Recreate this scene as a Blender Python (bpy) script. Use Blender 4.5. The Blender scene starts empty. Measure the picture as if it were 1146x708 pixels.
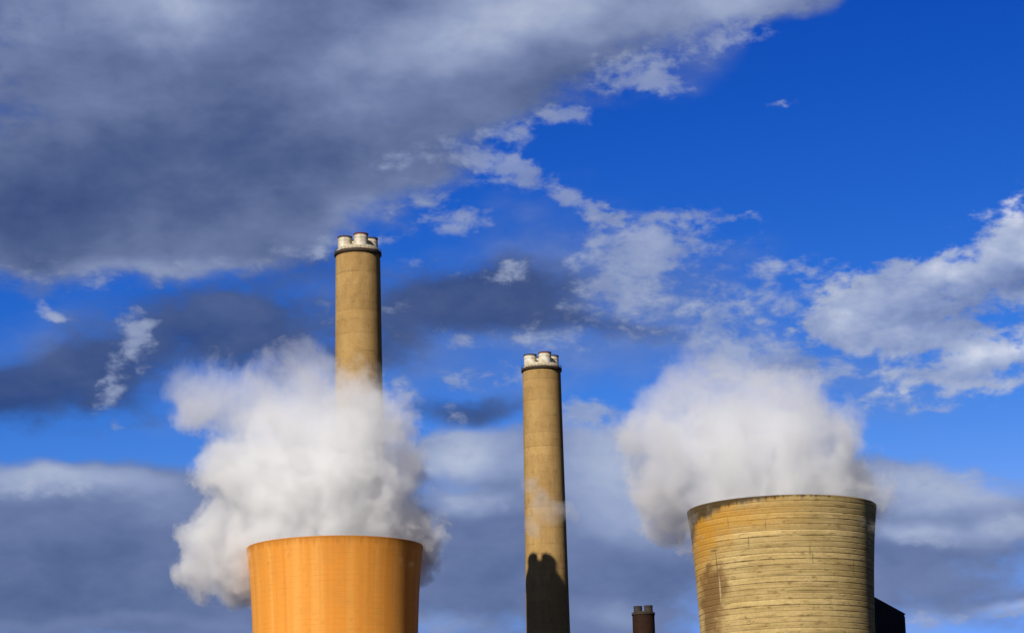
import bpy, bmesh, math, random
from mathutils import Vector, Matrix
R = math.radians
random.seed(4)
scn = bpy.context.scene
col = scn.collection

# ------------------------------------------------------------------ camera
cam_d = bpy.data.cameras.new('camera'); cam = bpy.data.objects.new('camera', cam_d)
col.objects.link(cam); scn.camera = cam
cam_d.sensor_fit = 'HORIZONTAL'; cam_d.sensor_width = 36.0
cam_d.lens = 36.0 * 2700 / 1146
cam_d.clip_start = 1.0; cam_d.clip_end = 60000
cam.location = (0, 0, 4)
PITCH, ROLL = R(13.4556), R(1.3)
cam.rotation_mode = 'QUATERNION'
cam.rotation_quaternion = (Matrix.Rotation(R(90) + PITCH, 4, 'X') @ Matrix.Rotation(-ROLL, 4, 'Z')).to_quaternion()

# ------------------------------------------------------------------ sun, exposure
SUN_AZ, SUN_EL = R(28.5), R(37.7)          # behind the camera, this far to its left
sun_d = bpy.data.lights.new('sun', 'SUN'); sun = bpy.data.objects.new('sun', sun_d)
col.objects.link(sun)
sun_d.energy = 5.0; sun_d.angle = R(0.5); sun_d.color = (1.0, 0.945, 0.85)
sdir = Vector((-math.sin(SUN_AZ) * math.cos(SUN_EL), -math.cos(SUN_AZ) * math.cos(SUN_EL), math.sin(SUN_EL)))
sun.rotation_mode = 'QUATERNION'; sun.rotation_quaternion = sdir.to_track_quat('Z', 'Y')
sun.location = sdir * 500
vs = scn.view_settings
vs.view_transform = 'Standard'; vs.look = 'None'; vs.exposure = 0.0; vs.gamma = 1.0; vs.use_curve_mapping = False
scn.render.engine = 'CYCLES'
cy = scn.cycles
cy.use_denoising = True
cy.max_bounces = 16; cy.volume_bounces = 14; cy.diffuse_bounces = 3
cy.volume_step_rate = 0.28; cy.volume_max_steps = 256
cy.sample_clamp_indirect = 8.0

# ------------------------------------------------------------------ node helpers
class NT:
    """short-hand for building node trees"""
    def __init__(s, tree):
        s.t = tree; s.n = tree.nodes; s.l = tree.links
    def put(s, sock, v):
        if v is None: return
        if hasattr(v, 'links'): s.l.new(v, sock)
        else: sock.default_value = v
    def math(s, op, a, b=None, c=None, clamp=False):
        n = s.n.new('ShaderNodeMath'); n.operation = op; n.use_clamp = clamp
        for i, v in enumerate((a, b, c)): s.put(n.inputs[i], v)
        return n.outputs[0]
    def vmath(s, op, a, b=None, scale=None):
        n = s.n.new('ShaderNodeVectorMath'); n.operation = op
        s.put(n.inputs[0], a)
        if b is not None: s.put(n.inputs[1], b)
        if scale is not None: s.put(n.inputs['Scale'], scale)
        return n.outputs['Value'] if op in ('LENGTH', 'DISTANCE', 'DOT_PRODUCT') else n.outputs[0]
    def comb(s, x, y, z=0.0):
        n = s.n.new('ShaderNodeCombineXYZ')
        for i, v in enumerate((x, y, z)): s.put(n.inputs[i], v)
        return n.outputs[0]
    def sep(s, v):
        n = s.n.new('ShaderNodeSeparateXYZ'); s.put(n.inputs[0], v); return n.outputs
    def noise(s, vec, scale, detail=5, rough=0.55, color=False, dist=0.0, lac=2.0):
        n = s.n.new('ShaderNodeTexNoise'); s.put(n.inputs['Vector'], vec)
        n.inputs['Scale'].default_value = scale; n.inputs['Detail'].default_value = detail
        n.inputs['Roughness'].default_value = rough; n.inputs['Distortion'].default_value = dist
        n.inputs['Lacunarity'].default_value = lac
        return n.outputs['Color'] if color else n.outputs[0]
    def rng(s, v, a, b, c=0.0, d=1.0, smooth=True):
        n = s.n.new('ShaderNodeMapRange'); n.interpolation_type = 'SMOOTHSTEP' if smooth else 'LINEAR'
        n.clamp = True
        for k, x in zip(('Value', 'From Min', 'From Max', 'To Min', 'To Max'), (v, a, b, c, d)): s.put(n.inputs[k], x)
        return n.outputs[0]
    def mix(s, f, a, b, mode='MIX'):
        n = s.n.new('ShaderNodeMix'); n.data_type = 'RGBA'; n.blend_type = mode
        s.put(n.inputs['Factor'], f)
        s.put(n.inputs['A'] if False else n.inputs[6], a); s.put(n.inputs[7], b)
        return n.outputs[2]
    def ramp(s, f, stops):
        n = s.n.new('ShaderNodeValToRGB'); s.put(n.inputs[0], f)
        e = n.color_ramp.elements
        while len(e) < len(stops): e.new(0.5)
        for el, (p, c) in zip(e, stops): el.position = p; el.color = (*c, 1)
        return n.outputs[0]
    def mapping(s, v, loc, rz, scale):
        n = s.n.new('ShaderNodeMapping'); n.vector_type = 'TEXTURE'; s.put(n.inputs['Vector'], v)
        n.inputs['Location'].default_value = loc; n.inputs['Rotation'].default_value = (0, 0, rz)
        n.inputs['Scale'].default_value = scale
        return n.outputs[0]
    def blobs(s, v, L):
        """sum of soft elliptical patches (x, y, rx, ry, turn in degrees, weight)"""
        acc = None
        for x, y, rx, ry, a, w in L:
            q = s.mapping(v, (x, y, 0), R(a), (rx, ry, 1))
            g = s.rng(s.vmath('LENGTH', q), 0.0, 1.0, w, 0.0)
            acc = g if acc is None else s.math('ADD', acc, g)
        return acc

def srgb(r, g, b):
    f = lambda c: c / 12.92 if c <= 0.04045 else ((c + 0.055) / 1.055) ** 2.4
    return tuple(f(x / 255) for x in (r, g, b))

# ------------------------------------------------------------------ sky and clouds
# cloud patches by compass direction: azimuth from north (+y), elevation, half sizes (degrees), turn, weight
SKY_VEIL = [(4.76, 19.3, 2.64, 1.05, 15.8, 0.8), (-1.6, 12.93, 8.24, 2.97, -1.8, 0.9), (3.66, 13.86, 5.61, 2.96, -2.8, 0.8), (-9.78, 12.52, 5.57, 2.93, 0.2, 0.7), (8.3, 11.75, 5.43, 2.31, -3.5, 0.6), (0.64, 15.44, 4.39, 2.12, -2.0, 0.5)]
SKY_FRINGE = [(-5.29, 14.87, 2.62, 0.55, 7.5, 0.35), (-9.81, 14.23, 3.44, 0.38, 0.7, 0.3), (0.49, 17.98, 1.55, 0.63, 12.6, 0.6), (6.12, 19.86, 1.76, 0.63, 10.7, 0.5), (-0.86, 17.27, 1.98, 0.72, -18.5, 0.85), (0.46, 16.92, 1.1, 0.55, -25.6, 0.7), (1.54, 16.15, 1.96, 0.51, -32.9, 0.75), (-2.21, 16.23, 1.99, 0.63, 8.7, 0.6), (-1.22, 15.79, 1.54, 0.47, 6.6, 0.75), (3.74, 18.78, 1.15, 0.42, -10.1, 0.95), (1.6, 18.07, 1.07, 0.38, -1.9, 0.85), (2.75, 19.17, 2.0, 0.84, 11.8, 0.7), (5.0, 19.6, 1.98, 0.72, 15.8, 0.6), (-3.76, 15.18, 1.97, 0.63, 9.1, 0.4), (-11.09, 14.48, 2.56, 0.5, 1.1, 0.5), (-8.1, 14.64, 2.16, 0.34, 5.3, 0.3), (2.63, 15.59, 1.53, 0.64, -11.8, 0.5), (-2.64, 17.18, 1.32, 0.85, 28.1, 0.4), (-0.19, 17.78, 1.33, 0.42, -10.9, 0.5)]
SKY_DECK = [(-9.25, 19.63, 9.33, 6.72, 0.2, 1.3), (-3.05, 20.13, 7.4, 3.94, 9.7, 1.1), (1.67, 20.26, 6.0, 2.83, 14.0, 1.0), (5.28, 20.84, 4.41, 1.67, 11.2, 0.95), (-10.48, 16.06, 7.17, 2.5, 0.6, 0.9), (-4.19, 16.45, 4.4, 2.01, 20.4, 0.95), (-7.03, 15.39, 4.37, 1.47, 3.9, 0.8), (-11.73, 14.88, 4.7, 1.14, -1.9, 0.6), (7.5, 20.61, 2.41, 0.75, 10.0, 0.55), (-2.19, 17.39, 2.43, 1.27, 22.9, 0.6), (-0.17, 18.62, 2.67, 1.05, 12.6, 0.5)]
SKY_DECK_B = [(-7.47, 17.17, 4.18, 2.3, 5.1, -0.17), (-11.55, 16.23, 4.09, 2.28, 1.3, -0.2), (-8.39, 20.79, 3.33, 1.45, -3.7, 0.33), (0.33, 20.61, 5.15, 1.67, 7.1, 0.4), (5.27, 20.53, 3.31, 1.25, 10.5, 0.3), (-3.06, 19.29, 3.35, 1.47, 8.6, 0.12), (-11.44, 20.17, 2.84, 1.64, 2.1, 0.14), (1.63, 19.1, 2.89, 0.84, 12.0, -0.08), (-4.62, 16.88, 2.42, 1.27, 18.9, -0.08), (-3.31, 15.92, 2.63, 0.85, 23.4, 0.12), (-9.17, 14.62, 5.2, 0.5, 2.3, 0.17), (-9.9, 19.51, 1.97, 0.83, 1.6, -0.06), (2.55, 19.81, 1.34, 0.52, 7.1, 0.08)]
SKY_WISP = [(1.01, 12.88, 2.61, 0.85, -1.8, 0.5), (-0.31, 12.06, 1.95, 0.64, -1.4, 0.45), (6.72, 14.36, 1.94, 0.55, 1.8, 0.55), (3.49, 15.18, 3.49, 1.27, -5.5, 1.0), (2.58, 14.28, 2.18, 1.19, 17.3, 0.8), (-1.13, 8.97, 1.28, 0.42, -1.2, 1.0), (9.64, 7.92, 1.85, 0.42, -10.8, 1.0), (11.61, 7.99, 1.14, 0.54, 2.0, 1.1), (11.48, 6.14, 1.14, 0.29, 2.4, 1.0), (-11.18, 9.58, 1.87, 0.58, 0.4, 0.85), (1.5, 11.11, 1.19, 0.42, -1.7, 0.85), (-1.75, 10.39, 1.51, 0.55, -1.1, 0.85), (10.04, 9.25, 2.07, 0.5, -3.1, 0.7), (1.35, 9.48, 0.86, 0.55, -1.6, 0.6), (9.62, 5.95, 1.43, 0.45, -2.4, 0.6), (2.46, 10.72, 1.93, 0.85, -1.9, 0.5), (4.73, 13.5, 2.38, 1.16, 5.2, 0.75), (6.19, 12.31, 3.2, 1.14, -2.9, 0.9), (2.77, 13.57, 1.74, 1.06, -2.1, 0.6), (7.02, 11.92, 1.91, 0.72, -2.9, 0.65), (-1.34, 12.91, 1.13, 0.51, -12.8, 0.85), (4.39, 15.78, 1.53, 0.3, 2.2, 0.6), (5.58, 15.55, 1.09, 0.19, -0.9, 0.55), (7.33, 13.59, 1.93, 0.76, 4.7, 0.8), (-0.15, 14.44, 1.53, 0.47, 4.4, 0.65), (-11.06, 13.54, 0.72, 0.38, 1.2, 0.75), (-9.19, 12.84, 0.98, 1.68, 12.5, 0.95), (-9.59, 11.48, 0.51, 1.47, 5.5, 0.85), (-1.32, 11.45, 0.43, 1.02, -1.1, 0.5), (6.7, 18.25, 0.61, 0.19, -3.3, 0.45), (-2.7, 11.78, 1.51, 0.47, -25.4, 0.6), (9.31, 10.96, 3.12, 0.5, -8.3, 0.55), (4.57, 12.23, 1.72, 1.27, -2.4, 0.5), (8.42, 13.89, 1.28, 0.42, -3.4, 0.5), (1.61, 11.17, 1.08, 0.47, -1.7, 0.5), (-2.01, 14.64, 1.31, 0.42, -0.9, 0.4), (-3.77, 13.6, 2.61, 1.27, -0.7, 0.25)]
SKY_CUM = [(10.53, 13.61, 3.97, 1.78, 7.7, 0.95), (12.3, 14.64, 1.87, 1.87, 15.2, 0.9), (11.27, 12.0, 3.92, 1.37, 1.0, 1.0), (8.89, 12.87, 2.32, 1.26, -3.5, 0.7), (8.38, 13.22, 2.34, 1.16, 6.4, 0.7), (10.18, 11.44, 2.5, 0.63, -3.5, 0.55), (9.72, 14.19, 2.12, 0.84, 10.9, 0.55), (7.63, 13.15, 1.28, 0.74, -3.1, 0.4)]
SKY_CUM_B = [(12.15, 15.48, 1.05, 0.83, -4.6, 0.3), (11.22, 14.3, 2.93, 0.83, 7.5, 0.16), (8.39, 13.43, 1.91, 0.74, 6.4, 0.1), (10.93, 13.17, 2.51, 0.73, 5.9, -0.16), (11.48, 12.09, 2.48, 0.54, 1.1, 0.22), (10.54, 13.72, 2.1, 0.73, 7.9, -0.1), (12.31, 13.18, 1.25, 1.25, -4.2, -0.06)]
SKY_DARK = [(-8.94, 13.16, 4.08, 1.89, 0.3, 0.45), (-10.6, 11.67, 3.39, 1.46, 0.5, 0.4), (-3.12, 13.7, 2.62, 1.48, -0.8, 0.5), (-12.17, 11.64, 2.51, 1.37, 0.9, 0.95), (-7.23, 13.6, 2.81, 1.35, 0.1, 0.8), (-9.56, 12.1, 2.55, 1.88, 10.3, 0.75), (-5.72, 12.76, 3.68, 1.9, -0.4, 0.85), (0.6, 13.84, 2.84, 1.57, 1.2, 1.0), (2.54, 13.05, 3.03, 0.55, -5.1, 0.65), (-1.59, 13.78, 2.84, 1.48, -1.2, 0.85), (-1.2, 11.34, 2.59, 0.72, -1.3, 0.9), (-0.26, 14.5, 1.97, 0.85, 8.2, 0.5), (-5.29, 14.87, 2.84, 1.06, -0.3, 0.75), (-2.91, 12.53, 1.95, 1.06, -0.9, 0.6)]
SKY_DARK_B = [(-7.23, 13.7, 2.38, 0.84, 0.1, 0.12), (-9.36, 13.15, 1.28, 1.05, 0.7, 0.1), (0.37, 13.53, 2.83, 1.27, -1.7, 0.0), (-11.96, 11.65, 2.09, 1.25, 0.9, -0.05), (-1.2, 11.34, 2.38, 0.68, -1.3, -0.02)]
SKY_LOW = [(-7.18, 6.26, 3.36, 1.04, -0.7, 0.8), (2.52, 6.09, 3.37, 1.05, -1.7, 0.6), (-10.52, 7.52, 8.83, 3.11, -0.5, 1.3), (-9.93, 9.18, 6.34, 1.29, -2.2, 1.0), (-0.83, 7.85, 5.53, 3.59, -1.5, 1.1), (3.44, 8.16, 5.06, 2.95, -2.1, 1.1), (10.38, 8.09, 5.26, 2.29, -3.1, 1.0), (10.67, 6.22, 4.42, 1.24, -2.7, 0.6), (1.37, 10.33, 3.01, 1.48, -1.8, 0.7), (8.99, 9.2, 2.49, 1.04, -2.9, 0.6), (-5.3, 7.49, 4.24, 2.94, -0.9, 1.0), (-1.21, 10.38, 2.37, 1.06, -1.3, 0.7), (7.45, 8.01, 3.33, 2.51, -2.6, 0.8)]
SKY_LOW_B = [(-10.97, 9.59, 3.98, 0.66, -2.8, 0.36), (-8.36, 9.18, 1.69, 0.84, -5.1, 0.12), (-1.21, 10.38, 2.37, 1.27, -1.3, 0.34), (-1.13, 8.97, 1.71, 0.51, -1.2, 0.36), (-1.44, 9.75, 1.29, 0.85, -1.1, 0.2), (2.43, 9.87, 3.42, 2.33, -2.0, 0.36), (1.82, 11.05, 1.29, 0.64, -1.7, 0.1), (3.24, 8.58, 1.91, 1.26, -1.9, 0.12), (10.03, 9.15, 3.49, 1.04, -7.2, 0.3), (9.65, 7.96, 2.26, 0.46, -10.8, 0.32), (11.61, 8.03, 1.23, 0.54, 2.0, 0.34), (11.58, 6.14, 1.22, 0.29, 2.4, 0.36), (9.62, 5.85, 1.64, 0.62, -2.4, 0.22), (2.32, 6.3, 1.9, 0.52, -1.6, 0.12), (-10.92, 7.31, 5.42, 1.65, -0.3, -0.12), (-0.42, 7.21, 1.91, 1.26, -1.3, -0.06), (2.98, 7.12, 2.11, 1.05, -1.8, -0.08), (10.21, 8.72, 3.28, 1.25, -3.1, 0.1), (-2.13, 6.4, 3.18, 0.33, -1.2, 0.12), (-10.08, 6.38, 6.26, 0.29, -0.5, 0.08)]
STEAM_LEFT = [(0.0, 0.0, 3.9, 29.8), (-21.5, 6.0, 5.3, 23.8), (19.0, 8.0, 4.6, 19.7), (-1.4, 0.0, 22.0, 31.3), (-26.2, 8.0, 22.4, 25.3), (13.2, 6.0, 21.2, 21.5), (7.7, 0.0, 38.6, 25.3), (-11.9, 0.0, 40.6, 25.3), (-31.9, 4.0, 26.5, 19.7), (-40.4, 20.0, 10.2, 16.1), (-44.5, 24.0, -1.5, 13.7), (-36.7, 26.0, -5.4, 11.3), (-41.8, 0.0, 52.3, 16.7), (-50.6, 2.0, 57.9, 8.9), (-25.9, 4.0, 50.9, 19.1), (-10.3, 0.0, 52.9, 19.7), (6.6, -4.0, 48.6, 16.1), (16.2, 0.0, 39.9, 15.5), (26.0, 26.0, 5.2, 13.7), (26.1, 36.0, -1.5, 7.7), (17.0, 4.0, 26.9, 16.1)]
STEAM_RIGHT = [(-0.0, 0.0, 2.9, 31.8), (-13.7, 0.0, 7.5, 27.0), (13.8, 4.0, 7.5, 23.8), (21.3, 8.0, 5.1, 17.6), (2.7, 0.0, 23.0, 28.4), (-18.8, 0.0, 22.1, 27.0), (-34.7, 0.0, 18.1, 22.1), (11.6, 0.0, 18.5, 21.0), (-26.9, 0.0, 35.4, 19.3), (-8.3, 0.0, 33.5, 21.3), (-40.2, 0.0, 24.0, 15.6), (-35.1, 10.0, 6.7, 15.3), (-33.8, 16.0, 0.4, 10.2), (-22.3, 0.0, 42.6, 15.9), (-22.5, 0.0, 49.9, 10.2), (-38.3, 0.0, 35.6, 10.8), (3.0, 0.0, 28.8, 16.5)]
STEAM_WISP = [(-7.8, 0.0, 7.4, 6.7), (-3.1, 0.0, 1.3, 7.5), (2.3, 0.0, -2.5, 6.3), (8.3, 0.0, -1.8, 4.8), (-5.0, 0.0, -8.7, 5.5), (11.8, 0.0, -4.3, 3.6)]
WISP_AT = (13.54, 1060.0, 170.91)

world = bpy.data.worlds.new('World'); scn.world = world
world.use_nodes = True
w = NT(world.node_tree); w.n.clear()
out = w.n.new('ShaderNodeOutputWorld')
sky = w.n.new('ShaderNodeTexSky'); sky.sky_type = 'NISHITA'; sky.sun_disc = False
sky.sun_elevation = SUN_EL; sky.sun_rotation = math.pi + SUN_AZ
sky.air_density = 1.0; sky.dust_density = 0.3; sky.ozone_density = 3.0
tc = w.n.new('ShaderNodeTexCoord')
dx, dy, dz = w.sep(tc.outputs['Generated'])
az = w.math('MULTIPLY', w.math('ARCTAN2', dx, dy), 180 / math.pi)
el = w.math('MULTIPLY', w.math('ARCSINE', dz), 180 / math.pi)
P = w.comb(az, el)
# deepen the blue the way a polarised, saturated exposure does
sp = w.n.new('ShaderNodeSeparateColor'); w.put(sp.inputs[0], sky.outputs[0])
sc_ = w.n.new('ShaderNodeCombineColor')
for i, (tint, top, k, g) in enumerate(((0.036, 0.125, 860, 4.2), (0.072, 0.4, 2.4, 2.2), (0.122, 1.0, 0.845, 1.31))):
    x = w.math('MINIMUM', w.math('MULTIPLY', sp.outputs[i], tint), top)
    w.put(sc_.inputs[i], w.math('MULTIPLY', w.math('POWER', x, g), k * 11.5))
blue = sc_.outputs[0]
bg_sky = w.n.new('ShaderNodeBackground'); bg_sky.inputs['Strength'].default_value = 0.1
w.put(bg_sky.inputs['Color'], blue)

# ragged edges: two scales of domain warp
def warp(v, scale, amt, detail=3):
    c = w.noise(w.vmath('MULTIPLY', v, (0.8, 1.15, 1)), scale, detail, 0.55, color=True)
    c = w.vmath('MULTIPLY', w.vmath('SUBTRACT', c, (0.5, 0.5, 0.5)), (amt * 1.25, amt * 0.8, 0))
    return w.vmath('ADD', v, c)
P1 = warp(P, 0.45, 1.6)
P2 = warp(warp(P, 0.5, 1.0), 1.9, 0.55, 5)
Pst = w.vmath('MULTIPLY', warp(P, 0.6, 0.5, 2), (0.78, 1.35, 1))
fb_big = w.noise(Pst, 0.5, 6, 0.5)
fb_mid = w.noise(w.vmath('ADD', Pst, (13, 5, 3)), 1.1, 7, 0.55)
fb_fin = w.noise(w.vmath('ADD', Pst, (31, 9, 1)), 2.7, 6, 0.58)
CLOUD = [(0.0, srgb(50, 71, 120)), (0.2, srgb(80, 97, 138)), (0.4, srgb(112, 127, 165)), (0.6, srgb(146, 160, 194)),
         (0.8, srgb(184, 194, 215)), (1.0, srgb(230, 232, 240))]
def lin(v, k): return w.math('MULTIPLY', w.math('SUBTRACT', v, 0.5), k)
def layer(P, F, bright, B, field_amp, lo, hi, noises, opac=1.0, bamp=0.5):
    fld = w.blobs(P, F); there = w.rng(fld, 0.02, 0.3)
    for n, k in noises: fld = w.math('ADD', fld, lin(n, k))
    alpha = w.math('MULTIPLY', w.math('MULTIPLY', w.rng(fld, lo, hi), there), opac)
    b = w.math('ADD', bright, lin(fb_mid, bamp))
    b = w.math('ADD', b, lin(fb_big, bamp * 0.8))
    if B: b = w.math('ADD', b, w.blobs(P1, B))
    return alpha, w.ramp(b, CLOUD), fld
layers = []
a, c, _ = layer(P1, SKY_VEIL, 0.42, None, 1, 0.1, 1.3, [(fb_big, 0.9), (fb_mid, 0.6)], 0.6, 0.3); layers.append((a, c))
a, c, _ = layer(P1, SKY_LOW, 0.34, SKY_LOW_B, 1, 0.22, 0.8, [(fb_big, 0.8), (fb_fin, 0.3)], 0.94, 0.22); layers.append((a, c))
a, c, _ = layer(P1, SKY_DARK, 0.06, SKY_DARK_B, 1, 0.14, 1.05, [(fb_big, 0.8), (fb_mid, 0.9), (fb_fin, 0.4)], 0.9, 0.24); layers.append((a, c))
a, c, f_ = layer(P2, SKY_WISP, 0.6, None, 1, 0.24, 1.2, [(fb_mid, 1.8), (fb_fin, 2.2)], 0.78, 0.5); layers.append((a, c))
a, c, _ = layer(P2, SKY_CUM, 0.64, SKY_CUM_B, 1, 0.28, 1.0, [(fb_mid, 1.8), (fb_fin, 1.6)], 0.86, 0.7); layers.append((a, c))
a, c, _ = layer(P1, SKY_DECK, 0.33, SKY_DECK_B, 1, 0.08, 1.02, [(fb_mid, 1.0), (fb_fin, 0.6)], 0.97, 0.28); layers.append((a, c))
a, c, f_ = layer(P2, SKY_FRINGE, 0.58, None, 1, 0.2, 1.0, [(fb_mid, 1.5), (fb_fin, 1.9)], 0.72, 0.4); layers.append((a, c))
# unseen dark cloud cover added outside the patches above, to dim the fill light
far = w.noise(w.vmath('MULTIPLY', tc.outputs['Generated'], (1, 1, 2.2)), 3.2, 8, 0.6)
away = w.math('MAXIMUM', w.rng(w.math('ABSOLUTE', az), 17, 26), w.rng(el, 24, 32))
a = w.math('MULTIPLY', w.math('MULTIPLY', w.rng(far, 0.34, 0.52), away), 0.93)
layers.append((a, w.ramp(far, [(0.38, srgb(84, 96, 132)), (0.5, srgb(36, 44, 68)), (0.75, srgb(26, 32, 50))])))
cc, aa = None, None
for a, c in layers:
    if cc is None: cc, aa = c, a
    else:
        # "over": keep the cloud colour un-premultiplied
        na = w.math('SUBTRACT', w.math('ADD', aa, a), w.math('MULTIPLY', aa, a))
        fac = w.math('DIVIDE', a, w.math('MAXIMUM', na, 1e-4), clamp=True)
        cc = w.mix(fac, cc, c); aa = na
bg_cl = w.n.new('ShaderNodeBackground'); bg_cl.inputs['Strength'].default_value = 1.0
w.put(bg_cl.inputs['Color'], cc)
mx = w.n.new('ShaderNodeMixShader')
w.put(mx.inputs[0], aa); w.l.new(bg_sky.outputs[0], mx.inputs[1]); w.l.new(bg_cl.outputs[0], mx.inputs[2])
w.l.new(mx.outputs[0], out.inputs['Surface'])

# ------------------------------------------------------------------ object helpers
def tag(o, label=None, cat=None, group=None, kind=None):
    for k, v in (('label', label), ('category', cat), ('group', group), ('kind', kind)):
        if v: o[k] = v
    return o
def empty(name, loc, rz=0.0):
    o = bpy.data.objects.new(name, None); col.objects.link(o); o.location = loc; o.rotation_euler = (0, 0, rz); return o
def obj(name, bm, mat, parent=None, loc=(0, 0, 0), smooth=False):
    me = bpy.data.meshes.new(name); bmesh.ops.recalc_face_normals(bm, faces=bm.faces[:]); bm.to_mesh(me); bm.free()
    if smooth:
        for p in me.polygons: p.use_smooth = True
        me.set_sharp_from_angle(angle=R(35))
    o = bpy.data.objects.new(name, me); col.objects.link(o); o.location = loc
    if mat: me.materials.append(mat)
    if parent: o.parent = parent
    return o
def lathe(profile, seg=96, closed=False):
    """profile: (r, z) list; closed joins last to first"""
    bm = bmesh.new(); rings = []
    for r, z in profile:
        rings.append([bm.verts.new((r * math.cos(2 * math.pi * i / seg), r * math.sin(2 * math.pi * i / seg), z)) for i in range(seg)])
    n = len(rings)
    for k in range(n if closed else n - 1):
        A, B = rings[k], rings[(k + 1) % n]
        for i in range(seg):
            j = (i + 1) % seg
            bm.faces.new((A[i], A[j], B[j], B[i]))
    return bm
def box(bm, x0, x1, y0, y1, z0, z1):
    v = [bm.verts.new(p) for p in ((x0, y0, z0), (x1, y0, z0), (x1, y1, z0), (x0, y1, z0), (x0, y0, z1), (x1, y0, z1), (x1, y1, z1), (x0, y1, z1))]
    for q in ((0, 3, 2, 1), (4, 5, 6, 7), (0, 1, 5, 4), (1, 2, 6, 5), (2, 3, 7, 6), (3, 0, 4, 7)): bm.faces.new([v[i] for i in q])
def material(name, rough=0.9, spec=0.2):
    m = bpy.data.materials.new(name); m.use_nodes = True
    b = m.node_tree.nodes['Principled BSDF']
    b.inputs['Roughness'].default_value = rough; b.inputs['Specular IOR Level'].default_value = spec
    return m, NT(m.node_tree), b
def cyl_coords(t, radius):
    tc = t.n.new('ShaderNodeTexCoord'); x, y, z = t.sep(tc.outputs['Object'])
    ang = t.math('ARCTAN2', x, t.math('MULTIPLY', y, -1.0))
    return tc.outputs['Object'], t.math('MULTIPLY', ang, radius), z
def bump(t, b, h, dist, strength=1.0):
    n = t.n.new('ShaderNodeBump'); n.inputs['Strength'].default_value = strength; n.inputs['Distance'].default_value = dist
    t.put(n.inputs['Height'], h); t.l.new(n.outputs[0], b.inputs['Normal'])

# ------------------------------------------------------------------ materials
def mat_stack():
    m, t, b = material('weathered_concrete', 0.95, 0.1)
    p, s, z = cyl_coords(t, 9.0)
    c = t.comb(s, z)
    broad = t.noise(t.vmath('MULTIPLY', p, (1, 1, 0.35)), 0.09, 5, 0.6)
    base = t.ramp(broad, [(0.3, (0.40, 0.235, 0.08)), (0.7, (0.57, 0.365, 0.14))])
    lift = t.math('FLOOR', t.math('DIVIDE', t.math('ADD', z, t.math('MULTIPLY', t.math('SINE', t.math('MULTIPLY', z, 0.21)), 2.2)), 4.6))
    wn = t.n.new('ShaderNodeTexWhiteNoise'); wn.noise_dimensions = '1D'; t.put(wn.inputs['W'], lift)
    base = t.mix(1.0, base, t.ramp(wn.outputs[0], [(0, (0.86, 0.84, 0.80)), (1, (1.08, 1.08, 1.06))]), 'MULTIPLY')
    fr = t.math('FRACT', t.math('DIVIDE', t.math('ADD', z, t.math('MULTIPLY', t.math('SINE', t.math('MULTIPLY', z, 0.21)), 2.2)), 4.6))
    seam = t.math('MULTIPLY', t.rng(fr, 0.0, 0.14, 1, 0), t.rng(t.noise(c, 0.3, 4), 0.35, 0.7))
    base = t.mix(t.math('MULTIPLY', seam, 0.55), base, (0.17, 0.11, 0.045, 1))
    streak = t.noise(t.vmath('MULTIPLY', c, (1.0, 0.03, 1)), 0.75, 5, 0.6)
    base = t.mix(t.rng(streak, 0.5, 0.8, 0, 0.5), base, (0.20, 0.125, 0.05, 1))
    mot = t.noise(t.vmath('MULTIPLY', c, (1, 0.5, 1)), 0.35, 7, 0.7)
    base = t.mix(t.rng(mot, 0.5, 0.72, 0, 0.5), base, (0.19, 0.115, 0.045, 1))
    base = t.mix(t.rng(mot, 0.48, 0.3, 0, 0.4), base, (0.58, 0.40, 0.17, 1))
    grain = t.noise(p, 1.6, 6, 0.7)
    base = t.mix(t.rng(grain, 0.3, 0.75, 0.35, 0), base, (0.2, 0.135, 0.06, 1))
    t.put(b.inputs['Base Color'], base)
    bump(t, b, t.math('ADD', grain, t.math('MULTIPLY', seam, -1)), 0.12, 0.5)
    return m
def mat_orange():
    m, t, b = material('orange_coated_concrete', 0.75, 0.25)
    p, s, z = cyl_coords(t, 28.0)
    c = t.comb(s, z)
    st = t.noise(t.vmath('MULTIPLY', c, (1.0, 0.012, 1)), 0.22, 5, 0.6)
    base = t.ramp(st, [(0.3, (0.74, 0.255, 0.026)), (0.5, (0.82, 0.32, 0.045)), (0.72, (0.88, 0.42, 0.095))])
    fine = t.noise(t.vmath('MULTIPLY', c, (1.0, 0.03, 1)), 0.9, 5, 0.6)
    base = t.mix(t.rng(fine, 0.5, 0.8, 0, 0.2), base, (0.55, 0.2, 0.02, 1))
    # rust bleeding down from the rim, in drips of uneven length
    drip = t.noise(t.comb(s, 0.0), 0.55, 4, 0.65)
    ln = t.math('MULTIPLY', t.math('SUBTRACT', drip, 0.25), 9.0)
    top = t.rng(t.math('ADD', z, t.math('MULTIPLY', ln, 1.0)), RIM_LEFT - 0.6, RIM_LEFT + 2.2)
    base = t.mix(t.math('MULTIPLY', top, 0.55), base, (0.46, 0.16, 0.015, 1))
    fr = t.math('FRACT', t.math('DIVIDE', z, 1.75))
    joint = t.math('MULTIPLY', t.rng(t.math('ABSOLUTE', t.math('SUBTRACT', fr, 0.5)), 0.42, 0.5), t.rng(t.noise(c, 0.15, 5, 0.7), 0.42, 0.62, 0.03, 0.3))
    base = t.mix(joint, base, (0.42, 0.15, 0.015, 1))
    spot = t.noise(c, 0.35, 7, 0.75)
    base = t.mix(t.rng(spot, 0.54, 0.68, 0, 0.3), base, (0.5, 0.19, 0.02, 1))
    grime = t.noise(p, 0.12, 6, 0.6)
    base = t.mix(t.rng(grime, 0.45, 0.75, 0, 0.25), base, (0.55, 0.24, 0.05, 1))
    t.put(b.inputs['Base Color'], base)
    bump(t, b, t.noise(p, 1.2, 6, 0.6), 0.08, 0.35)
    return m
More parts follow.
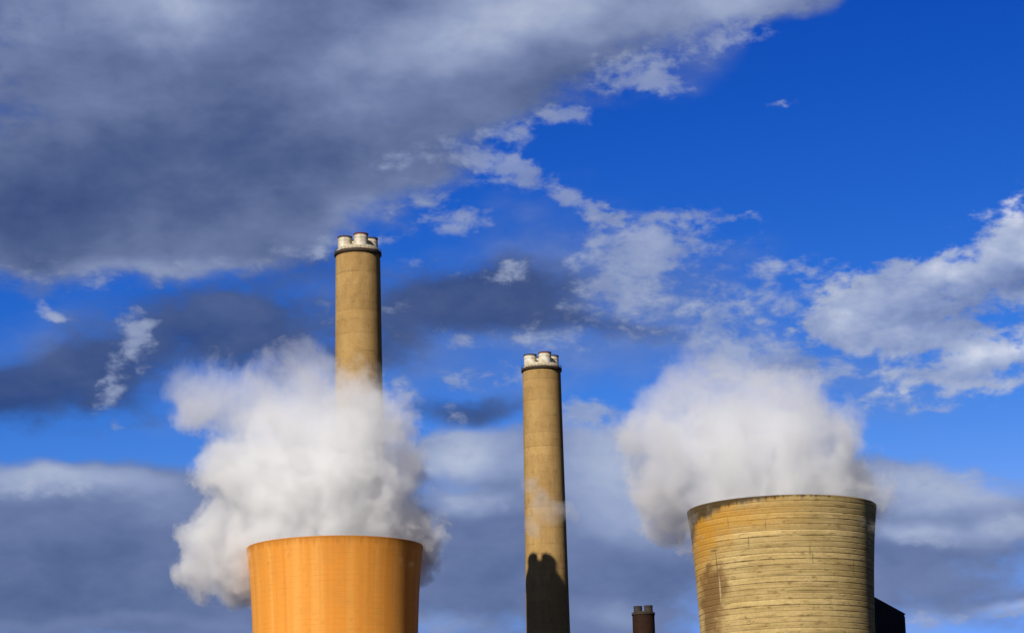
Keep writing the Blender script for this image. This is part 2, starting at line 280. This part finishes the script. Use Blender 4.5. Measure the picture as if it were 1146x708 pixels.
def mat_ribbed():
    m, t, b = material('stained_shell_concrete', 0.92, 0.12)
    p, s, z = cyl_coords(t, 28.0)
    c = t.comb(s, z)
    broad = t.noise(p, 0.05, 6, 0.6)
    base = t.ramp(broad, [(0.3, (0.50, 0.35, 0.135)), (0.7, (0.70, 0.52, 0.235))])
    # pours 1.75 m high, each with its own tone and a dark broken joint
    zz = t.math('ADD', z, t.math('MULTIPLY', t.math('SUBTRACT', t.noise(c, 0.06, 3), 0.5), 0.25))
    q = t.math('DIVIDE', zz, 1.75)
    wn = t.n.new('ShaderNodeTexWhiteNoise'); wn.noise_dimensions = '1D'; t.put(wn.inputs['W'], t.math('FLOOR', q))
    base = t.mix(1.0, base, t.ramp(wn.outputs[0], [(0, (0.80, 0.79, 0.76)), (1, (1.12, 1.13, 1.12))]), 'MULTIPLY')
    fr = t.math('FRACT', q)
    thick = t.math('MULTIPLY_ADD', t.noise(t.vmath('MULTIPLY', c, (0.5, 1.0, 1)), 0.3, 6, 0.75), -0.42, 0.56)
    edge = t.rng(t.math('ABSOLUTE', t.math('SUBTRACT', fr, 0.5)), thick, 0.5)
    wn2 = t.n.new('ShaderNodeTexWhiteNoise'); wn2.noise_dimensions = '1D'; t.put(wn2.inputs['W'], t.math('FLOOR', t.math('ADD', q, 0.5)))
    strong = t.math('MULTIPLY', t.rng(wn2.outputs[0], 0.2, 0.85, 0.15, 1.0),
                    t.rng(t.noise(t.vmath('MULTIPLY', c, (0.6, 2.0, 1)), 0.2, 7, 0.75), 0.36, 0.54))
    joint = t.math('MULTIPLY', edge, strong)
    base = t.mix(joint, base, (0.09, 0.055, 0.022, 1))
    grainy = t.noise(t.vmath('MULTIPLY', c, (0.07, 1.3, 1)), 0.8, 6, 0.7)
    base = t.mix(t.rng(grainy, 0.47, 0.66, 0, 0.45), base, (0.20, 0.12, 0.04, 1))
    base = t.mix(t.rng(grainy, 0.46, 0.34, 0, 0.45), base, (0.74, 0.56, 0.26, 1))
    # blotches that hang from the joints
    bl = t.noise(t.vmath('MULTIPLY', c, (0.45, 1.6, 1)), 0.5, 7, 0.75)
    base = t.mix(t.rng(bl, 0.52, 0.66, 0, 0.7), base, (0.13, 0.075, 0.025, 1))
    streak = t.noise(t.vmath('MULTIPLY', c, (1.0, 0.05, 1)), 0.5, 5, 0.65)
    base = t.mix(t.rng(streak, 0.5, 0.85, 0, 0.35), base, (0.24, 0.15, 0.055, 1))
    wv = t.vmath('ADD', c, t.vmath('MULTIPLY', t.vmath('SUBTRACT', t.noise(c, 0.25, 5, 0.6, color=True), (0.5, 0.5, 0.5)), (13, 13, 0)))
    T = RIM_RIGHT
    rust = t.math('MULTIPLY', t.blobs(wv, [(-30, T - 7, 24, 12, 0, 1.1), (-10, T - 5, 22, 8, 0, 0.6), (-36, T - 16, 14, 20, 0, 0.7)]), 0.75, clamp=True)
    base = t.mix(rust, base, (0.60, 0.29, 0.03, 1))
    brown = t.rng(t.blobs(wv, [(-31, T - 29, 14, 15, 0, 1.1), (-27, T - 24, 9, 10, 0, 0.5), (-33, T - 39, 10, 9, 0, 0.6)]), 0.15, 1.0, 0, 0.85)
    base = t.mix(brown, base, (0.17, 0.085, 0.03, 1))
    sv = t.vmath('ADD', c, t.comb(0.0, t.math('MULTIPLY', t.math('SUBTRACT', t.noise(t.comb(s, 0.0), 0.5, 6, 0.7), 0.5), 5.0)))
    soot = t.rng(t.blobs(sv, [(-33, T - 0.5, 18, 6, 0, 1.4), (-15, T + 0.5, 18, 3.4, 0, 1.1), (5, T + 0.6, 22, 1.8, 0, .9), (-42, T - 4, 10, 12, 0, 0.9)]), 0.08, 0.7, 0, 0.95)
    base = t.mix(soot, base, (0.06, 0.04, 0.018, 1))
    lime = t.blobs(c, [(-25.6, T - 27, 0.55, 7, 0, 1.0)])
    base = t.mix(t.math('MULTIPLY', lime, 0.8, clamp=True), base, (0.6, 0.5, 0.28, 1))
    # dark runs below leaking joints
    runs = t.blobs(c, [(-26.2, T - 18.5, 0.5, 6, 0, 1), (-27, T - 14.8, 3, 0.6, 0, 1), (-13.6, T - 13.5, 0.35, 3.0, 0, .9), (5.0, T - 17, .4, 3, 0, .8), (5.8, T - 19, .4, 3, 0, .8),
                       (-8.0, T - 9, .3, 3, 0, .7), (21, T - 21, .4, 4, 0, .8), (-20, T - 7, .3, 3, 0, .7), (-4, T - 24, 8, .5, 0, .8), (4, T - 29, 14, .45, 0, .9), (16, T - 35, 9, .5, 0, .9)])
    base = t.mix(t.math('MULTIPLY', runs, 0.75, clamp=True), base, (0.08, 0.05, 0.02, 1))
    grain = t.noise(p, 1.3, 6, 0.7)
    base = t.mix(t.rng(grain, 0.3, 0.7, 0.25, 0), base, (0.2, 0.135, 0.05, 1))
    t.put(b.inputs['Base Color'], base)
    bump(t, b, t.math('ADD', t.math('MULTIPLY', edge, -1.0), t.math('MULTIPLY', grain, 0.6)), 0.14, 0.6)
    return m
def plain(name, c1, c2, scale=0.6, rough=0.85, spec=0.2):
    m, t, b = material(name, rough, spec)
    tc = t.n.new('ShaderNodeTexCoord')
    n = t.noise(tc.outputs['Object'], scale, 6, 0.65)
    t.put(b.inputs['Base Color'], t.ramp(n, [(0.32, c1), (0.7, c2)]))
    bump(t, b, n, 0.05, 0.4)
    return m

RIM_LEFT, RIM_RIGHT = 117.46, 120.82
M_stack, M_orange, M_rib = mat_stack(), mat_orange(), mat_ribbed()
M_flue = plain('cream_flue_paint', (0.42, 0.34, 0.2), (0.84, 0.79, 0.66), 0.45, 0.6, 0.3)
M_slab = plain('pale_cap_concrete', (0.5, 0.42, 0.28), (0.66, 0.58, 0.42), 0.6)
M_gallery = plain('dark_gallery_steel', (0.035, 0.026, 0.018), (0.075, 0.05, 0.03), 0.8, 0.7)
M_soot = plain('flue_soot', (0.01, 0.009, 0.008), (0.025, 0.02, 0.018), 0.8, 0.95, 0.05)
M_rust = plain('rusty_flue_lip', (0.10, 0.018, 0.012), (0.17, 0.04, 0.025), 1.2)
M_brown = plain('shade_dark_brown', (0.02, 0.009, 0.005), (0.04, 0.016, 0.008), 0.3)  # distant shaft: cloud shade is put into this brown
M_cream_dark = plain('shade_dark_flue', (0.03, 0.023, 0.02), (0.07, 0.055, 0.048), 0.5)  # distant cap and flues, darkened in colour by the same shade
M_inside = plain('wet_shell_lining', (0.10, 0.08, 0.05), (0.2, 0.16, 0.1), 0.2)
M_clad = plain('shade_black_cladding', (0.01, 0.01, 0.01), (0.02, 0.019, 0.018), 0.2, 0.8)  # near-black colour carries the shade of the wall facing away from the sun
M_roof = plain('grey_roof_sheet', (0.10, 0.10, 0.10), (0.17, 0.165, 0.16), 0.15)

# ------------------------------------------------------------------ ground
def ground():
    bm = bmesh.new(); s = 30000
    vs_ = [bm.verts.new(p) for p in ((-s, -s, 0), (s, -s, 0), (s, s, 0), (-s, s, 0))]; bm.faces.new(vs_)
    m, t, b = material('darkened_ground', 1.0, 0.05)  # unseen ground, coloured near black to weaken bounce onto shaded sides
    tc = t.n.new('ShaderNodeTexCoord')
    n = t.noise(tc.outputs['Object'], 0.01, 8, 0.65); n2 = t.noise(tc.outputs['Object'], 0.4, 6, 0.7)
    c = t.ramp(n, [(0.35, (0.016, 0.022, 0.009)), (0.55, (0.028, 0.026, 0.014)), (0.7, (0.04, 0.033, 0.02))])
    t.put(b.inputs['Base Color'], t.mix(t.rng(n2, 0.3, 0.7, 0, 0.5), c, (0.025, 0.024, 0.014, 1)))
    bump(t, b, n2, 0.3, 0.6)
    tag(obj('ground', bm, m), kind='structure')
ground()

# ------------------------------------------------------------------ chimneys
def chimney(name, loc, H, r_top, r_base, label, mats, group=None, flue_r=2.9, ring=5.45, first=-72.5, flue_h=4.5, n=4, drum_h=1.9):
    shaft_m, gal_m, slab_m, flue_m = mats
    root = empty(name, loc)
    tag(root, label, 'chimney', group)
    prof = [(r_base + (r_top - r_base) * k / 40, H * k / 40) for k in range(41)]
    prof += [(r_top - 0.5, H)]
    obj('shaft', lathe(prof, 96), shaft_m, root, smooth=True)
    # gallery ring on short brackets, with its rails
    obj('gallery', lathe([(r_top + 0.02, H - 1.7), (r_top + 0.6, H - 1.2), (r_top + 0.6, H - 0.1), (r_top + 0.1, H - 0.12), (r_top + 0.02, H - 0.3)], 96, True), gal_m, root, smooth=True)
    obj('cap_drum', lathe([(r_top - 0.35, H + 0.004), (r_top - 0.45, H + drum_h * 0.55), (r_top - 1.2, H + drum_h), (0.05, H + drum_h + 0.25)], 96), slab_m, root, smooth=True)
    bm = bmesh.new()
    for k in range(36):
        a = 2 * math.pi * k / 36
        bmesh.ops.create_cone(bm, cap_ends=True, segments=6, radius1=0.06, radius2=0.06, depth=1.3,
                              matrix=Matrix.Translation((math.cos(a) * (r_top + 0.5), math.sin(a) * (r_top + 0.5), H + 0.42)))
    for zz in (H + 0.5, H + 1.05):
        t_ = lathe([(r_top + 0.45, zz - 0.04), (r_top + 0.53, zz - 0.04), (r_top + 0.53, zz + 0.04), (r_top + 0.45, zz + 0.04)], 72, True)
        me = bpy.data.meshes.new('tmp'); t_.to_mesh(me); t_.free(); bm.from_mesh(me); bpy.data.meshes.remove(me)
    obj('railing', bm, gal_m, root)
    z0 = H + drum_h * 0.6; z1 = H + drum_h + flue_h
    for k in range(n):
        a = R(first + 360 / n * k)
        x, y = ring * math.cos(a), ring * math.sin(a)
        zt = z1 + (0.2 if k == 0 else 0.0)
        fl = obj('flue', lathe([(flue_r, z0), (flue_r, zt - 1.9), (flue_r + 0.1, zt - 1.85), (flue_r + 0.1, zt - 1.6), (flue_r, zt - 1.55), (flue_r, zt), (flue_r - 0.3, zt), (flue_r - 0.3, z0)], 48), flue_m, root, (x, y, 0), True)
        lip = obj('flue_lip', lathe([(flue_r + 0.02, zt - 0.45), (flue_r + 0.16, zt - 0.4), (flue_r + 0.16, zt + 0.12), (flue_r - 0.28, zt + 0.12), (flue_r - 0.28, zt + 0.02), (flue_r + 0.02, zt + 0.02)], 48, True),
                  M_rust if (k == 0 and flue_m is M_flue) else M_gallery, fl, smooth=True)
        # sooty lining, so the mouth looks black
        obj('flue_lining', lathe([(flue_r - 0.32, zt - 0.1), (flue_r - 0.34, z0 + 0.5), (0.05, z0 + 0.5)], 32), M_soot, fl)
    return root
full = (M_stack, M_gallery, M_slab, M_flue)
chimney('chimney', (-62.87, 960, 0), 261.9, 9.15, 11.4, 'tall tan concrete chimney with cream flues, its shaft rising out of the white steam', full, 'tan concrete chimneys')
chimney('chimney', (13.24, 1103.5, 0), 242.4, 8.9, 11.1, 'tan concrete chimney with its lower shaft black in shadow, between the two steam plumes', full, 'tan concrete chimneys')
chimney('chimney', (108.26, 2100, 0), 238.6, 9.6, 11.0, 'small distant shaded brown chimney with two stubby flues beside the streaked cooling tower',
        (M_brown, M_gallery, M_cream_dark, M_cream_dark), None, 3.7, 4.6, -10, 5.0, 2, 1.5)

# ------------------------------------------------------------------ cooling towers
def tower(loc, rim_z, rim_r, throat_r, throat_z, b_up, b_low, mat, label):
    root = empty('cooling_tower', loc); tag(root, label, 'cooling tower', 'hyperbolic cooling towers')
    prof = []
    N = 64
    for k in range(N + 1):
        z = 6 + (rim_z - 6) * k / N
        b = b_up if z > throat_z else b_low
        r = throat_r * math.sqrt(1 + ((z - throat_z) / b) ** 2)
        if z > rim_z - 10: r += rim_r * 0.008 * ((z - rim_z + 10) / 10) ** 2
        prof.append((r, z))
    shell = obj('shell', lathe(prof, 192), mat, root, smooth=True)
    rt = prof[-1][0]
    inner = [(r - 0.55, z) for r, z in prof[::-1]]
    obj('lining', lathe(inner, 128), M_inside, root, smooth=True)
    obj('rim', lathe([(rt - 0.6, rim_z + 0.02), (rt + 0.01, rim_z + 0.02), (rt + 0.05, rim_z + 0.1), (rt + 0.05, rim_z + 0.5), (rt - 0.6, rim_z + 0.5)], 192, True), mat, root, smooth=True)
    # raking columns round the air inlet
    r0 = prof[0][0]
    for k in range(40):
        a = 2 * math.pi * k / 40
        for s in (-1, 1):
            bm = bmesh.new()
            p0 = Vector(((r0 + 2) * math.cos(a), (r0 + 2) * math.sin(a), 0)); a2 = a + s * math.pi / 40
            p1 = Vector(((r0 - 0.3) * math.cos(a2), (r0 - 0.3) * math.sin(a2), 6.4))
            dd = p1 - p0
            bmesh.ops.create_cone(bm, cap_ends=True, segments=8, radius1=0.4, radius2=0.4, depth=dd.length,
                                  matrix=Matrix.Translation((p0 + p1) / 2) @ dd.to_track_quat('Z', 'Y').to_matrix().to_4x4())
            obj('column', bm, M_slab, root)
    return root
tower((-60.73, 800, 0), RIM_LEFT - 0.5, 29.2, 27.2, 80, 97, 62, M_orange, 'smooth bright orange cooling tower under the taller white steam plume')
tower((84.16, 760, 0), RIM_RIGHT - 0.5, 29.7, 27.3, 76, 104, 62, M_rib, 'tan concrete cooling tower ringed by dark stained pour joints, with a brown patch')

# ------------------------------------------------------------------ dark building behind the streaked tower
def building():
    A, B = Vector((128.07, 871.7, 0)), Vector((148.28, 930.0, 0))
    u = (B - A).normalized(); H = 105.67
    L = 70.0; W = 42.0; phi = math.atan2(u.y, u.x)
    root = empty('boiler_house', B, phi); tag(root, 'tall boiler house in deep shade, half hidden behind the tan cooling tower', 'building')
    # local x runs along the shaded wall (ending at 0), local y points into the building
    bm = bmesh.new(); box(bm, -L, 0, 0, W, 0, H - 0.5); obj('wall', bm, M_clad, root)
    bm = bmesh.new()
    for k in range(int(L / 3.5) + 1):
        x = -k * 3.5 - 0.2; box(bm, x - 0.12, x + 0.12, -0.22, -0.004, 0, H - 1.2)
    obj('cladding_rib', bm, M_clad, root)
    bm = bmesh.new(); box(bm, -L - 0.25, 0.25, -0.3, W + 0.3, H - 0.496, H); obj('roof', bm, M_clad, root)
building()

# ------------------------------------------------------------------ steam
def steam(name, loc, B, label, dmax, thin=0.35, n_scale=0.03, amp=3.2, hi=0.5, bias=0.3, gain=1.8, white=0.998, cat='steam plume', group='steam plumes over the cooling towers'):
    """B: puffs (x, y, z, radius); density falls to thin * dmax at the plume's top"""
    bm = bmesh.new()
    for x, y, z, r in B:
        bmesh.ops.create_icosphere(bm, subdivisions=3, radius=r * 1.08, matrix=Matrix.Translation((x, y, z)))
    o = obj(name, bm, None, None, loc)
    md = o.modifiers.new('r', 'REMESH'); md.mode = 'VOXEL'; md.voxel_size = 2.0
    dg = bpy.context.evaluated_depsgraph_get(); dg.update()
    me = bpy.data.meshes.new_from_object(o.evaluated_get(dg)); o.modifiers.clear(); o.data = me; me.name = name
    m = bpy.data.materials.new('steam'); m.use_nodes = True; t = NT(m.node_tree); t.n.clear()
    tc = t.n.new('ShaderNodeTexCoord'); p = tc.outputs['Object']
    c = t.noise(p, n_scale, 3, 0.55, color=True)
    q = t.vmath('ADD', p, t.vmath('MULTIPLY', t.vmath('SUBTRACT', c, (0.5, 0.5, 0.5)), (17, 17, 17)))
    F = None
    for x, y, z, r in B:
        g = t.math('MULTIPLY_ADD', t.vmath('DISTANCE', q, (x, y, z)), -1.0 / r, 1.0)
        if F is None: F = g
        else:
            n = t.n.new('ShaderNodeMath'); n.operation = 'SMOOTH_MAX'; t.put(n.inputs[0], F); t.put(n.inputs[1], g); n.inputs[2].default_value = 0.25; F = n.outputs[0]
    nz = t.noise(q, n_scale * 2.9, 5, 0.7)
    X = t.math('ADD', t.math('MULTIPLY_ADD', F, gain, -bias), t.math('MULTIPLY', t.math('SUBTRACT', nz, 0.5), amp))
    zt = max(z + r for x, y, z, r in B)
    den = t.math('MULTIPLY', t.rng(X, 0.0, hi), t.rng(t.sep(p)[2], zt * 0.25, zt * 0.9, dmax, dmax * thin))
    v = t.n.new('ShaderNodeVolumePrincipled')
    v.inputs['Color'].default_value = (white, white, white, 1); v.inputs['Anisotropy'].default_value = 0.0
    t.put(v.inputs['Density'], den)
    mo = t.n.new('ShaderNodeOutputMaterial'); t.l.new(v.outputs[0], mo.inputs['Volume'])
    me.materials.clear(); me.materials.append(m)
    tag(o, label, cat, group)
    return o
steam('steam_plume', (-60.73, 800, 117.46), STEAM_LEFT, 'taller white steam plume over the orange cooling tower, spilling down its left side', 0.16, 0.26)
steam('steam_plume', (84.16, 760, 120.82), STEAM_RIGHT, 'rounded grey-white steam plume over the tan stained cooling tower, drifting left', 0.105, 0.3)
steam('steam_wisp', WISP_AT, STEAM_WISP, 'thin torn wisp of steam drifting across the middle chimney above its shadow', 0.05, 1.0, 0.05, 2.6, 1.0, 0.1, 2.0, cat='steam wisp', group=None)
